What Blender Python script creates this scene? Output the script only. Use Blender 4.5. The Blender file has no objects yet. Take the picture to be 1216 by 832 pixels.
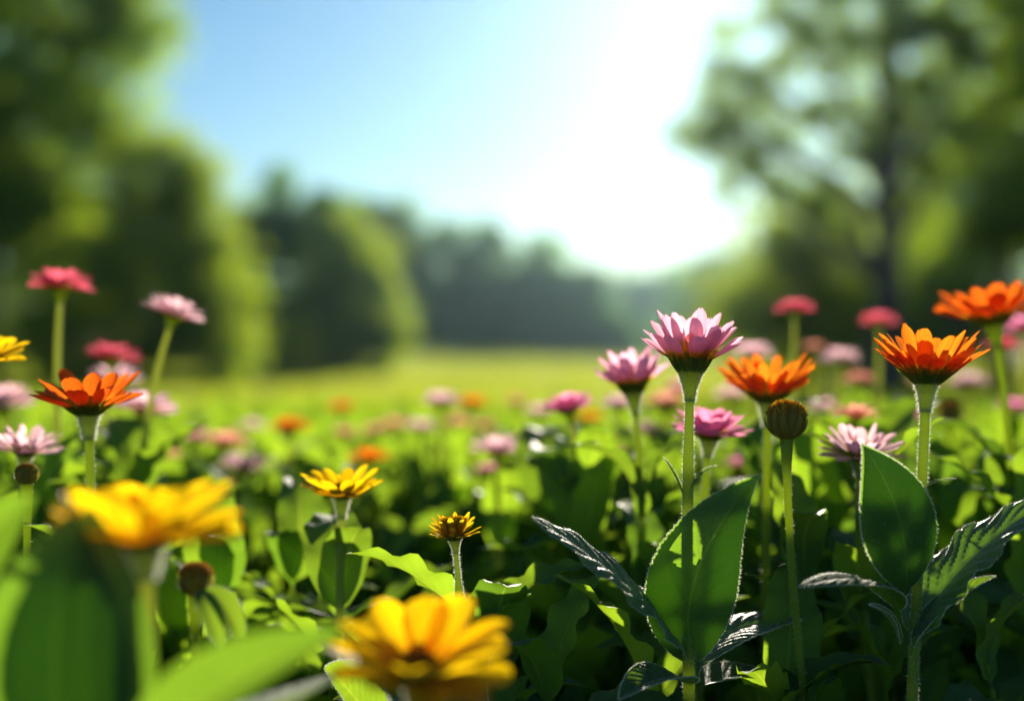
import bpy, math, random
import numpy as np
from mathutils import Vector, Matrix, Quaternion

random.seed(7)
rng = np.random.default_rng(7)
R = math.radians
S = bpy.context.scene
C = S.collection

# ------------------------------------------------------------------ camera, sky, sun, exposure
H = 0.55                       # camera height
F = 0.72 / 1216                # tangent per photo pixel (50 mm lens)
cam = bpy.data.cameras.new('camera')
cam.lens = 50; cam.sensor_width = 36; cam.clip_start = 0.02; cam.clip_end = 6000
cam.dof.use_dof = True; cam.dof.focus_distance = 1.0; cam.dof.aperture_fstop = 2.05
co = bpy.data.objects.new('camera', cam); C.objects.link(co)
co.location = (0, 0, H); co.rotation_euler = (R(90), 0, 0)
S.camera = co

SUN_EL, SUN_AZ = R(14.8), R(8)
W = bpy.data.worlds.new('World'); S.world = W; W.use_nodes = True
nt = W.node_tree; bg = nt.nodes['Background']
sky = nt.nodes.new('ShaderNodeTexSky'); sky.sky_type = 'NISHITA'; sky.sun_disc = False
sky.sun_elevation = SUN_EL; sky.sun_rotation = SUN_AZ
sky.air_density = 1.0; sky.dust_density = 0.12; sky.ozone_density = 3.0; sky.altitude = 100
hsv = nt.nodes.new('ShaderNodeHueSaturation'); hsv.inputs['Saturation'].default_value = 1.12
nt.links.new(sky.outputs[0], hsv.inputs['Color'])
tint = nt.nodes.new('ShaderNodeMix'); tint.data_type = 'RGBA'; tint.blend_type = 'MULTIPLY'; tint.inputs[0].default_value = 1.0
tint.inputs[7].default_value = (.90, 1.03, 1.04, 1); nt.links.new(hsv.outputs[0], tint.inputs[6])
nt.links.new(tint.outputs[2], bg.inputs[0]); bg.inputs[1].default_value = 0.049
sd = Vector((math.sin(SUN_AZ) * math.cos(SUN_EL), math.cos(SUN_AZ) * math.cos(SUN_EL), math.sin(SUN_EL)))
sl = bpy.data.lights.new('sun', 'SUN'); sl.energy = 5.0; sl.angle = R(0.5); sl.color = (1.0, 0.90, 0.74)
so = bpy.data.objects.new('sun', sl); C.objects.link(so)
so.location = sd * 30; so.rotation_euler = sd.to_track_quat('Z', 'Y').to_euler()
S.view_settings.view_transform = 'Standard'; S.view_settings.look = 'None'
S.view_settings.exposure = 1.12; S.view_settings.gamma = 1.0
S.cycles.use_denoising = True
S.cycles.max_bounces = 10; S.cycles.diffuse_bounces = 6; S.cycles.glossy_bounces = 2
S.cycles.transmission_bounces = 6; S.cycles.transparent_max_bounces = 8; S.cycles.volume_bounces = 0
S.cycles.sample_clamp_indirect = 6

# ------------------------------------------------------------------ helpers
def P(px, py, d):
    return Vector(((px - 608) * F * d, d, H + (416 - py) * F * d))

class MB:
    def __init__(s):
        s.v, s.q, s.t, s.qm, s.tm, s.uv, s.r, s.n = [], [], [], [], [], [], [], 0
    def add(s, v, f, uv=None, r=0.5, mat=0):
        v = np.asarray(v, dtype=np.float32).reshape(-1, 3); f = np.asarray(f, dtype=np.int32)
        if len(f) == 0: return
        s.v.append(v)
        s.uv.append(np.zeros((len(v), 2), np.float32) if uv is None else np.asarray(uv, np.float32))
        s.r.append(np.full(len(v), r, np.float32) if np.isscalar(r) else np.asarray(r, np.float32))
        if f.shape[1] == 4: s.q.append(f + s.n); s.qm.append(np.full(len(f), mat, np.int32))
        else: s.t.append(f + s.n); s.tm.append(np.full(len(f), mat, np.int32))
        s.n += len(v)
    def mesh(s, name, mats, smooth=True):
        me = bpy.data.meshes.new(name)
        V = np.concatenate(s.v)
        q = np.concatenate(s.q) if s.q else np.zeros((0, 4), np.int32)
        t = np.concatenate(s.t) if s.t else np.zeros((0, 3), np.int32)
        mi = np.concatenate(s.qm + s.tm)
        loops = np.concatenate([q.ravel(), t.ravel()])
        starts = np.concatenate([np.arange(len(q)) * 4, len(q) * 4 + np.arange(len(t)) * 3])
        me.vertices.add(len(V)); me.vertices.foreach_set('co', V.ravel())
        me.loops.add(len(loops)); me.loops.foreach_set('vertex_index', loops)
        me.polygons.add(len(starts)); me.polygons.foreach_set('loop_start', starts.astype(np.int32))
        me.update(calc_edges=True)
        me.polygons.foreach_set('material_index', mi)
        me.polygons.foreach_set('use_smooth', np.full(len(starts), smooth))
        ul = me.uv_layers.new(name='UVMap')
        ul.data.foreach_set('uv', np.concatenate(s.uv)[loops].ravel())
        a = me.attributes.new('rnd', 'FLOAT', 'POINT'); a.data.foreach_set('value', np.concatenate(s.r))
        for m in (mats if isinstance(mats, (list, tuple)) else [mats]): me.materials.append(m)
        me.update()
        return me

def link(name, data, parent=None, loc=None, mw=None):
    o = bpy.data.objects.new(name, data); C.objects.link(o)
    if parent is not None: o.parent = parent
    if mw is not None: o.matrix_local = mw
    elif loc is not None: o.location = loc
    return o

def thing(name, label, cat, loc=(0, 0, 0), group=None):
    o = bpy.data.objects.new(name, None); C.objects.link(o)
    o.empty_display_size = 0.05; o.location = loc
    o['label'] = label; o['category'] = cat
    if group: o['group'] = group
    return o

def grid_faces(n, m, wrap=False):
    i, j = np.meshgrid(np.arange(n - 1), np.arange(m if wrap else m - 1), indexing='ij')
    j2 = (j + 1) % m
    return np.stack([i * m + j, i * m + j2, (i + 1) * m + j2, (i + 1) * m + j], -1).reshape(-1, 4)

def unit(a): return a / np.maximum(np.linalg.norm(a, axis=-1, keepdims=True), 1e-9)

def bez(p, t):
    t = t[:, None]; p = [np.array(x, float) for x in p]
    if len(p) == 3: return (1 - t) ** 2 * p[0] + 2 * t * (1 - t) * p[1] + t * t * p[2]
    return (1 - t) ** 3 * p[0] + 3 * t * (1 - t) ** 2 * p[1] + 3 * t * t * (1 - t) * p[2] + t ** 3 * p[3]

def tube(mb, pts, rad, k=8, mat=0, hairs=0, hmat=1, hlen=0.0019, cap=True):
    pts = np.asarray(pts, float); rad = np.broadcast_to(np.asarray(rad, float), (len(pts),))
    T = unit(np.gradient(pts, axis=0))
    ref = np.array([0.13, -1.0, 0.05]) if abs(T[0] @ np.array([0.13, -1, 0.05])) < 0.85 else np.array([1.0, 0.1, 0])
    A = unit(ref - (T @ ref)[:, None] * T); B = np.cross(T, A)
    a = np.arange(k) / k * 2 * math.pi
    ring = A[:, None] * np.cos(a)[None, :, None] + B[:, None] * np.sin(a)[None, :, None]
    V = pts[:, None] + ring * rad[:, None, None]
    uv = np.stack(np.broadcast_arrays(np.linspace(0, 1, len(pts))[:, None], (a / 6.283)[None]), -1).reshape(-1, 2)
    mb.add(V.reshape(-1, 3), grid_faces(len(pts), k, True), uv, 0.5, mat)
    if cap:
        tip = np.vstack([V[-1], pts[-1] + T[-1] * rad[-1] * 0.6])
        mb.add(tip, [[i, (i + 1) % k, k] for i in range(k)], None, 0.5, mat)
    if hairs:
        ii = (len(pts) - 1.001) * (1 - rng.uniform(0, 1, hairs) ** 1.2 * .62); i0 = ii.astype(int); fr = (ii - i0)[:, None]
        c = pts[i0] * (1 - fr) + pts[i0 + 1] * fr; rr = rad[i0][:, None] * (1 - fr) + rad[i0 + 1][:, None] * fr
        an = rng.uniform(0, 6.283, hairs)[:, None]
        d = A[i0] * np.cos(an) + B[i0] * np.sin(an)
        hair(mb, c + d * rr * 0.95, unit(d + T[i0] * rng.normal(0, .35, (hairs, 1)) + rng.normal(0, .2, (hairs, 3))), hlen, hmat)

def hair(mb, root, d, ln, mat, w=.00013):
    n = len(root); ln = ln * rng.uniform(.5, 1.3, (n, 1))
    s = unit(np.cross(d, rng.normal(0, 1, (n, 3))))
    bend = rng.normal(0, .18, (n, 3)) * ln
    V = np.stack([root - s * w, root + s * w, root + d * ln * .55 + s * w * .7 + bend * .3, root + d * ln * .55 - s * w * .7 + bend * .3, root + d * ln + bend], 1).reshape(-1, 3)
    b = np.arange(n)[:, None] * 5
    mb.add(V, b + np.array([[0, 1, 2, 3]]), None, 0.5, mat)
    mb.add(V, b + np.array([[3, 2, 4]]), None, 0.5, mat)

def leaf(mb, p, n0, wid, fold=18, curl=0.15, nt_=40, nu=12, serr=0.0, teeth=20, rip=0.05, twist=0, ab=(.62, .85), hairs=0, hl=.0013, mat=0, petiole=.05, rnd=None, wave=0.0, hole=None):
    """one leaf: p = bezier points of the midrib, n0 = direction of the upper side, wid = half width"""
    t = np.linspace(0, 1, nt_ + 1); M = bez(p, t); T = unit(np.gradient(M, axis=0))
    n0 = unit(np.array(n0, float)); N = unit(n0 - (T @ n0)[:, None] * T)
    if twist:
        a = (R(twist) * t)[:, None]; N = N * np.cos(a) + np.cross(T, N) * np.sin(a)
    Sd = np.cross(T, N)
    a, b = ab; tt = np.clip((t - petiole) / (1 - petiole), 0, 1)
    w = tt ** a * (1 - tt) ** b / ((a / (a + b)) ** a * (b / (a + b)) ** b)
    w = wid * np.maximum(w, 0.045 * (1 - t))
    u = np.linspace(-1, 1, nu + 1); au = np.abs(u)
    saw = (tt * teeth) % 1.0
    ww = w[:, None] * (1 + serr * (saw[:, None] - .5) * (au[None] > .98) * 2)
    f = R(fold) * (1 - .35 * t)[:, None]
    x = u[None] * ww * np.cos(f)
    z = au[None] * ww * np.sin(f) + curl * (u[None] ** 2) * ww
    ph = 6.283 * 11 * (t[:, None] - .30 * au[None] * (1 - .4 * t[:, None]))
    z = z + rip * ww * np.abs(np.sin(ph * .5)) * (au * (1.15 - au))[None] * 2.2
    z = z + wave * ww * np.sin(ph[:, :1] * .35 + np.sign(u)[None] * 1.1) * (u[None] ** 2)
    V = M[:, None] + Sd[:, None] * x[..., None] + N[:, None] * z[..., None]
    if serr: V = V - T[:, None] * 0  # teeth lie in the outline
    uv = np.stack(np.broadcast_arrays(t[:, None], (u[None] + 1) / 2), -1).reshape(-1, 2)
    fc = grid_faces(nt_ + 1, nu + 1)
    if hole:
        ft, fu = np.divmod(fc[:, 0], nu + 1); tc = (ft + .5) / nt_; uc = (fu + .5) / nu * 2 - 1
        fc = fc[((tc - hole[0]) / hole[2]) ** 2 + ((uc - hole[1]) / hole[3]) ** 2 > 1]
    mb.add(V.reshape(-1, 3), fc, uv, random.random() if rnd is None else rnd, mat)
    if hairs:
        for e, sg in ((0, -1), (nu, 1)):
            ii = rng.integers(int(nt_ * .06), nt_, hairs)
            fr = rng.uniform(0, 1, (hairs, 1))
            root = V[ii, e] * (1 - fr) + V[ii + 1, e] * fr
            hair(mb, root, unit(Sd[ii] * sg + T[ii] * .35 + rng.normal(0, .3, (hairs, 3))), hl, mat + 1)
        ii = rng.integers(nt_ // 6, nt_, hairs); jj = rng.integers(1, nu, hairs)
        hair(mb, V[ii, jj], unit(N[ii] * np.sign(rng.normal(0, 1, (hairs, 1))) + rng.normal(0, .5, (hairs, 3))), hl * .6, mat + 1)

# ------------------------------------------------------------------ materials
def new_mat(name):
    m = bpy.data.materials.new(name); m.use_nodes = True
    n = m.node_tree; n.nodes.clear()
    out = n.nodes.new('ShaderNodeOutputMaterial')
    return m, n, out

class NB:
    """tiny node helper"""
    def __init__(s, n): s.n = n
    def node(s, typ, **kw):
        x = s.n.nodes.new(typ)
        for k, v in kw.items(): setattr(x, k, v)
        return x
    def put(s, sock, v):
        if isinstance(v, bpy.types.NodeSocket): s.n.links.new(v, sock)
        else: sock.default_value = v
    def math(s, op, a, b=0.0, c=None, clamp=False):
        x = s.node('ShaderNodeMath', operation=op, use_clamp=clamp)
        s.put(x.inputs[0], a); s.put(x.inputs[1], b)
        if c is not None: s.put(x.inputs[2], c)
        return x.outputs[0]
    def mix(s, f, a, b, blend='MIX'):
        x = s.node('ShaderNodeMix', data_type='RGBA', blend_type=blend)
        s.put(x.inputs[0], f)
        s.put(x.inputs[6], a if isinstance(a, bpy.types.NodeSocket) else (*a, 1)[:4])
        s.put(x.inputs[7], b if isinstance(b, bpy.types.NodeSocket) else (*b, 1)[:4])
        return x.outputs[2]
    def noise(s, scale, detail=3, vec=None, dist=0.0):
        x = s.node('ShaderNodeTexNoise'); x.inputs['Scale'].default_value = scale; x.inputs['Detail'].default_value = detail
        x.inputs['Distortion'].default_value = dist
        if vec is not None: s.n.links.new(vec, x.inputs['Vector'])
        return x.outputs[0]
    def ramp(s, f, a, b):
        x = s.node('ShaderNodeMapRange'); x.interpolation_type = 'SMOOTHSTEP'
        s.put(x.inputs[0], f); x.inputs[1].default_value = a; x.inputs[2].default_value = b
        return x.outputs[0]
    def obj(s): return s.node('ShaderNodeTexCoord').outputs['Object']
    def attr(s, name): return s.node('ShaderNodeAttribute', attribute_name=name).outputs['Fac']
    def mixsh(s, f, a, b):
        x = s.node('ShaderNodeMixShader'); s.put(x.inputs[0], f)
        s.n.links.new(a, x.inputs[1]); s.n.links.new(b, x.inputs[2]); return x.outputs[0]
    def princ(s, col, rough=.5, spec=.5, normal=None, sheen=0):
        x = s.node('ShaderNodeBsdfPrincipled')
        s.put(x.inputs['Base Color'], col if isinstance(col, bpy.types.NodeSocket) else (*col, 1))
        s.put(x.inputs['Roughness'], rough); x.inputs['Specular IOR Level'].default_value = spec
        if sheen: x.inputs['Sheen Weight'].default_value = sheen; x.inputs['Sheen Roughness'].default_value = .4
        if normal is not None: s.n.links.new(normal, x.inputs['Normal'])
        return x.outputs[0]
    def transl(s, col):
        x = s.node('ShaderNodeBsdfTranslucent'); s.put(x.inputs[0], col if isinstance(col, bpy.types.NodeSocket) else (*col, 1)); return x.outputs[0]
    def bump(s, h, dist, strength=1.0):
        x = s.node('ShaderNodeBump'); x.inputs['Strength'].default_value = strength; x.inputs['Distance'].default_value = dist
        s.n.links.new(h, x.inputs['Height']); return x.outputs[0]

def leaf_material(name, top, under, trans, k=.42, rough=.42, veins=9.0, spec=.5, sheen=.0):
    m, n, out = new_mat(name); b = NB(n)
    uvn = b.node('ShaderNodeSeparateXYZ'); n.links.new(b.node('ShaderNodeUVMap').outputs[0], uvn.inputs[0])
    t, v = uvn.outputs[0], uvn.outputs[1]
    au = b.math('ABSOLUTE', b.math('MULTIPLY_ADD', v, 2.0, -1.0))
    mid = b.math('SUBTRACT', 1.0, b.ramp(au, .012, .055))
    lat = b.math('PINGPONG', b.math('MULTIPLY', b.math('SUBTRACT', t, b.math('MULTIPLY', au, .27)), veins), .5)
    latm = b.math('MULTIPLY', b.math('SUBTRACT', 1.0, b.ramp(lat, .01, .07)), b.math('SUBTRACT', 1.0, b.math('MULTIPLY', au, .8)))
    vor = b.node('ShaderNodeTexVoronoi', feature='DISTANCE_TO_EDGE'); n.links.new(b.obj(), vor.inputs[0]); vor.inputs['Scale'].default_value = 420
    fine = b.math('MULTIPLY', b.math('SUBTRACT', 1.0, b.ramp(vor.outputs[0], .0, .10)), .28)
    vein = b.math('MAXIMUM', mid, b.math('MAXIMUM', b.math('MULTIPLY', latm, .9), fine))
    nz = b.noise(45, 4, b.obj()); rn = b.attr('rnd')
    oi = b.node('ShaderNodeObjectInfo').outputs['Random']
    var = b.math('MULTIPLY_ADD', nz, .5, b.math('MULTIPLY_ADD', rn, .35, b.math('MULTIPLY', oi, .35)))
    def vary(c):
        lo = tuple(x * .72 for x in c); hi = (c[0] * 1.45, c[1] * 1.22, c[2] * 1.05)
        return b.mix(var, lo, hi)
    cup = vary(top); cun = vary(under)
    back = b.node('ShaderNodeNewGeometry').outputs['Backfacing']
    lightv = (min(1, under[0] * 2.6), min(1, under[1] * 2.0), under[2] * 1.8)
    col = b.mix(b.math('MULTIPLY', vein, .55), b.mix(back, cup, cun), lightv)
    tr = b.mix(b.math('MULTIPLY', vein, .55), vary(trans), (trans[0] * .45, trans[1] * .5, trans[2] * .5))
    tr = b.mix(b.math('MULTIPLY', mid, .7), tr, (min(1, trans[0] * 2.2), min(1, trans[1] * 1.5), trans[2] * 2))
    hgt = b.math('ADD', b.math('MULTIPLY', vein, -.6), b.math('MULTIPLY', b.noise(220, 2, b.obj()), .8))
    nrm = b.bump(hgt, .0009, .9)
    rg = b.math('MULTIPLY_ADD', nz, .25, rough - .12)
    sh = b.mixsh(k, b.princ(col, rg, spec, nrm, sheen), b.transl(tr))
    n.links.new(sh, out.inputs[0]); return m

def petal_material(name, base, tip, under, trans_base, trans_tip, k=.5, span=(.12, .45)):
    m, n, out = new_mat(name); b = NB(n)
    uvn = b.node('ShaderNodeSeparateXYZ'); n.links.new(b.node('ShaderNodeUVMap').outputs[0], uvn.inputs[0])
    t, v = uvn.outputs[0], uvn.outputs[1]
    g = b.ramp(t, *span)
    st = b.noise(1.0, 2, b.node('ShaderNodeCombineXYZ').outputs[0])
    cx = b.node('ShaderNodeCombineXYZ'); n.links.new(b.math('MULTIPLY', t, 2.0), cx.inputs[0]); n.links.new(b.math('MULTIPLY', v, 16.0), cx.inputs[1]); n.links.new(b.math('MULTIPLY', b.attr('rnd'), 40.0), cx.inputs[2])
    st = b.noise(1.0, 2, cx.outputs[0])
    rn = b.attr('rnd')
    val = b.math('MULTIPLY_ADD', st, .5, b.math('MULTIPLY_ADD', rn, .4, .5))
    hs = b.node('ShaderNodeHueSaturation'); n.links.new(val, hs.inputs['Value'])
    n.links.new(b.math('MULTIPLY_ADD', rn, .03, .485), hs.inputs['Hue'])
    back = b.node('ShaderNodeNewGeometry').outputs['Backfacing']
    n.links.new(b.mix(g, base, b.mix(back, tip, under)), hs.inputs['Color'])
    hs2 = b.node('ShaderNodeHueSaturation'); n.links.new(val, hs2.inputs['Value']); n.links.new(b.mix(g, trans_base, trans_tip), hs2.inputs['Color'])
    nrm = b.bump(st, .0008, .8)
    sh = b.mixsh(k, b.princ(hs.outputs[0], .55, .3, nrm, .15), b.transl(hs2.outputs[0]))
    n.links.new(sh, out.inputs[0]); return m

def plain_material(name, lo, hi, rough=.6, scale=60, trans=None, k=.3, spec=.4, bump=.0006):
    m, n, out = new_mat(name); b = NB(n)
    nz = b.noise(scale, 4, b.obj()); rn = b.attr('rnd')
    f = b.math('MULTIPLY_ADD', nz, .7, b.math('MULTIPLY_ADD', rn, .6, -.15), clamp=True)
    sh = b.princ(b.mix(f, lo, hi), rough, spec, b.bump(nz, bump, .7))
    if trans: sh = b.mixsh(k, sh, b.transl(b.mix(f, tuple(x * .75 for x in trans), trans)))
    n.links.new(sh, out.inputs[0]); return m

MT = {}
MT['leaf'] = leaf_material('leaf_green', (.042, .12, .038), (.065, .16, .040), (.28, .50, .025), k=.44, rough=.64, spec=.3)
MT['leaf_soft'] = leaf_material('leaf_soft_green', (.046, .13, .040), (.068, .17, .040), (.32, .58, .025), k=.48, rough=.70, spec=.25)
MT['leaf_dark'] = leaf_material('leaf_shade_green', (.026, .075, .036), (.040, .115, .035), (.22, .46, .025), k=.40, rough=.50, spec=.4, sheen=.15)  # darker, less translucent copy of leaf: shade put into the colour
MT['leaf_sheen'] = leaf_material('leaf_silvery_green', (.036, .11, .045), (.045, .13, .035), (.18, .42, .025), k=.32, rough=.42, spec=.6, sheen=.25)
MT['leaf_low'] = leaf_material('leaf_matt_green', (.035, .10, .036), (.052, .14, .035), (.22, .46, .025), k=.40, rough=.60, spec=.3)
MT['hair'] = plain_material('plant_hair', (.75, .78, .62), (.9, .9, .8), .4, trans=(.9, .9, .75), k=.5)
MT['stem'] = plain_material('stem_green', (.09, .16, .022), (.17, .25, .045), .45, 120, trans=(.75, .9, .10), k=.5)
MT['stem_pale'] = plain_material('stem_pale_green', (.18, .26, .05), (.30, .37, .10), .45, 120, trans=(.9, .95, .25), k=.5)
MT['calyx'] = plain_material('calyx_green', (.06, .10, .014), (.15, .20, .03), .5, 160, trans=(.7, .8, .05), k=.45)
MT['pink'] = petal_material('petal_pink', (.85, .42, .03), (.88, .36, .53), (.80, .17, .36), (1.0, .60, .03), (1.0, .52, .66), k=.64, span=(.24, .50))
MT['pink_pale'] = petal_material('petal_pale_pink', (.80, .48, .2), (.86, .42, .56), (.80, .28, .44), (1.0, .68, .3), (1.0, .64, .70), k=.58)
MT['magenta'] = petal_material('petal_magenta', (.70, .25, .2), (.80, .18, .42), (.68, .12, .34), (1.0, .5, .2), (1.0, .34, .56), k=.58)
MT['rose'] = petal_material('petal_rose_red', (.55, .10, .08), (.72, .07, .15), (.60, .05, .12), (.9, .3, .12), (1.0, .16, .24), k=.55)
MT['salmon'] = petal_material('petal_salmon', (.65, .25, .12), (.72, .25, .20), (.62, .18, .14), (.95, .45, .2), (1.0, .45, .32), k=.55)
MT['orange'] = petal_material('petal_orange', (.80, .36, .01), (.88, .18, .012), (.60, .035, .008), (1.0, .55, .015), (1.0, .25, .012), k=.60, span=(.15, .6))
MT['fire'] = petal_material('petal_fire_orange', (.75, .22, .01), (.88, .15, .010), (.60, .05, .008), (1.0, .40, .015), (1.0, .17, .010), k=.58, span=(.1, .5))
MT['yellow'] = petal_material('petal_yellow', (.85, .36, .005), (.92, .50, .006), (.86, .33, .006), (1.0, .48, .004), (1.0, .64, .004), k=.70)
MT['gold'] = petal_material('petal_gold', (.72, .24, .008), (.85, .36, .008), (.62, .19, .006), (1.0, .55, .012), (1.0, .62, .012), k=.62)
MT['disc'] = plain_material('disc_orange_brown', (.28, .09, .01), (.62, .28, .02), .7, 500, trans=(1, .55, .03), k=.45)
MT['disc_tip'] = plain_material('disc_yellow', (.75, .38, .01), (.9, .6, .03), .6, 500, trans=(1, .75, .03), k=.6)
MT['bud_scale'] = plain_material('bud_scale', (.06, .09, .015), (.42, .36, .08), .6, 90, trans=(.8, .7, .08), k=.45)
MT['bark'] = plain_material('bark', (.045, .035, .028), (.11, .085, .065), .85, 6, bump=.03)
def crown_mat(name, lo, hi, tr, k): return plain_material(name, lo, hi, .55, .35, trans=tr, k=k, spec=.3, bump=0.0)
MT['crown_sun'] = crown_mat('crown_sunlit_green', (.035, .09, .008), (.08, .15, .012), (.50, .68, .02), .58)  # paler, yellower than crown_deep: sunlight put into the foliage colour
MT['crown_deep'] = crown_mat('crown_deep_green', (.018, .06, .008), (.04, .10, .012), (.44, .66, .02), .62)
MT['crown_far'] = crown_mat('crown_haze_green', (.018, .07, .038), (.04, .10, .045), (.26, .52, .11), .6)  # bluish foliage, with distance haze mixed into the colour

# ------------------------------------------------------------------ ground, lawn
def gz(x, y):
    x = np.asarray(x, float); y = np.asarray(y, float)
    s = np.clip((y - 6) / 40, 0, 1); s = s * s * (3 - 2 * s)
    return (-.68 * s + 1.75 * np.exp(-((x + 12) / 15) ** 2 - ((y - 135) / 38) ** 2)
            + .03 * np.sin(x * .7 + y * .21) * np.clip((y - 6) / 10, 0, 1))

gx = np.concatenate([-np.geomspace(3000, 60, 14), np.linspace(-50, 50, 41), np.geomspace(60, 3000, 14)])
gy = np.concatenate([[-60, -20, -8, -3], np.linspace(-1, 9, 21), np.linspace(11, 60, 26), np.linspace(65, 240, 36), np.geomspace(260, 4000, 16)])
X, Y = np.meshgrid(gx, gy, indexing='ij'); Z = gz(X, Y)
mb = MB(); mb.add(np.stack([X, Y, Z], -1).reshape(-1, 3), grid_faces(len(gx), len(gy))[:, ::-1])
m, n, out = new_mat('lawn_ground'); b = NB(n)
nz = b.noise(.25, 5, b.obj()); nf = b.noise(14, 4, b.obj())
col = b.mix(nz, (.055, .085, .015), (.12, .15, .022))
n.links.new(b.princ(b.mix(b.math('MULTIPLY', nf, .5), col, (.04, .06, .012)), .9, .2, b.bump(nf, .03, .8)), out.inputs[0])
g = link('ground', mb.mesh('ground', m)); g['kind'] = 'structure'

mb = MB()
bx = np.linspace(-4.5, 4.5, 46); by = np.linspace(-.6, 6.4, 36)
X, Y = np.meshgrid(bx, by, indexing='ij')
Z = .012 + .012 * np.sin(X * 7.1 + 2 * np.sin(Y * 3)) * np.sin(Y * 6.3) + gz(X, Y) + .01
mb.add(np.stack([X, Y, Z], -1).reshape(-1, 3), grid_faces(len(bx), len(by))[:, ::-1])
soil = link('flower_bed_soil', mb.mesh('flower_bed_soil', plain_material('soil', (.018, .012, .008), (.06, .042, .028), .95, 30, bump=.01)))
soil['kind'] = 'structure'

def scatter_quads(c, size, asp, k=None, up=None):
    """random leaf-shaped quads round centres c"""
    n = len(c); size = np.broadcast_to(np.asarray(size, float), (n,))[:, None]
    d = unit(rng.normal(0, 1, (n, 3)))
    if up is not None: d = unit(d + np.array([0, 0, up]))
    s = unit(np.cross(d, rng.normal(0, 1, (n, 3))))
    nn = np.cross(d, s)
    V = np.stack([c - d * size * .5, c + s * size * asp * .5 + nn * size * .08, c + d * size * .5, c - s * size * asp * .5 + nn * size * .08], 1)
    return V.reshape(-1, 3), np.arange(n * 4).reshape(-1, 4)

NG = 60000
gy_ = 5.5 * (160 / 5.5) ** rng.uniform(0, 1, NG)
gx_ = rng.uniform(-1, 1, NG) * (.46 * gy_ + 1.0)
keep = ~((np.abs(gx_) < 4.4) & (gy_ < 6.2)); gx_, gy_ = gx_[keep], gy_[keep]; n_ = len(gx_)
base = np.stack([gx_, gy_, gz(gx_, gy_)], 1)
hh = (.05 + .0016 * gy_) * rng.uniform(.5, 1.2, n_); wv = (.006 + .0024 * gy_) * rng.uniform(.7, 1.3, n_)
an = rng.uniform(0, 6.283, n_); sx = np.stack([np.cos(an), np.sin(an), an * 0], 1)
lean = np.stack([rng.normal(0, .45, n_), rng.normal(0, .45, n_), np.ones(n_)], 1)
V = np.stack([base - sx * wv[:, None], base + sx * wv[:, None], base + lean * hh[:, None] * .6 + sx * wv[:, None] * .7, base + lean * hh[:, None] - sx * wv[:, None] * .2], 1).reshape(-1, 3)
mb = MB(); mb.add(V, np.arange(n_ * 4).reshape(-1, 4), None, np.repeat(rng.uniform(0, 1, n_), 4))
gr = link('grass', mb.mesh('grass', plain_material('grass_blades', (.035, .065, .012), (.13, .15, .022), .6, .13, trans=(.52, .62, .03), k=.5, bump=0), smooth=False))
gr['kind'] = 'stuff'; gr['label'] = 'sunlit grass of the meadow behind the flowers'

# ------------------------------------------------------------------ trees
def tree(name, label, d, cx, base_py, lobes, mat, n, leafsize, trunk=(None, .25), limbs=True, shell=.45, clump=.7, nclump=140, group=None, lobe_depth=1.0):
    """lobes in photo pixels (x, y, rx, ry) turned into real ellipsoids at distance d"""
    bx_ = (cx - 608) * F * d; bz = float(gz(bx_, d)) - .05
    root = thing(name, label, 'tree', (bx_, d, bz), group)
    E = []
    for (lx, ly, rx, ry) in lobes:
        c = P(lx, ly, d); E.append((np.array([c.x - bx_, rng.uniform(-.25, .25) * rx * F * d, c.z - bz]), np.array([rx * F * d, rx * F * d * lobe_depth, ry * F * d])))
    wt = np.array([e[1][0] * e[1][2] for e in E]) ; wt = wt / wt.sum()
    cl = []
    for (c, r), w_ in zip(E, wt):
        k = max(3, int(nclump * w_)); dd = unit(rng.normal(0, 1, (k, 3))); rad = rng.uniform(shell, 1, (k, 1)) ** .6
        cl.append(c + dd * rad * r)
    cl = np.concatenate(cl); cl = cl[cl[:, 2] > .15]
    idx = rng.integers(0, len(cl), n); csz = clump * rng.uniform(.5, 1.35, len(cl)); crn = rng.uniform(0, 1, len(cl))
    off = unit(rng.normal(0, 1, (n, 3))) * (rng.uniform(0, 1, (n, 1)) ** .5) * csz[idx][:, None]; off[:, 2] *= .72
    c = cl[idx] + off; c[:, 2] = np.maximum(c[:, 2], .05 + rng.uniform(0, .4, n))
    V, fq = scatter_quads(c, leafsize * rng.uniform(.6, 1.3, n), .6)
    mb = MB(); mb.add(V, fq, None, np.repeat(np.clip(crn[idx] * .7 + rng.uniform(0, .3, n), 0, 1), 4))
    link('crown', mb.mesh('crown', mat, smooth=False), root)
    top = max(e[0][2] + e[1][2] * .5 for e in E); tr = trunk[1]
    tm = MB(); k = 14; tt = np.linspace(0, 1, k)
    tx = trunk[0] or 0
    pts = np.stack([tx * tt + .12 * np.sin(tt * 5) * tr * 2, .1 * np.sin(tt * 4 + 1) * tr, tt * top], 1)
    tube(tm, pts, tr * (1 - .75 * tt) * (1 + .6 * np.exp(-tt * 14)), 10)
    if limbs:
        for (ec, er) in E:
            i = int(np.clip((ec[2] / top) * k * .62, 2, k - 3)); p0 = pts[i]
            mid = (p0 + ec) / 2 + np.array([0, 0, .10 * np.linalg.norm(ec - p0)])
            q = bez([p0, mid, ec], np.linspace(0, 1, 9)); tube(tm, q, tr * .42 * (1 - .8 * np.linspace(0, 1, 9)), 7)
            for _ in range(3):
                e2 = ec + unit(rng.normal(0, 1, 3)) * er * .7; j = rng.integers(3, 7)
                q2 = bez([q[j], (q[j] + e2) / 2 + np.array([0, 0, .2]), e2], np.linspace(0, 1, 6)); tube(tm, q2, tr * .15 * (1 - .8 * np.linspace(0, 1, 6)), 5)
    link('trunk', tm.mesh('trunk', MT['bark']), root)
    return root

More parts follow.
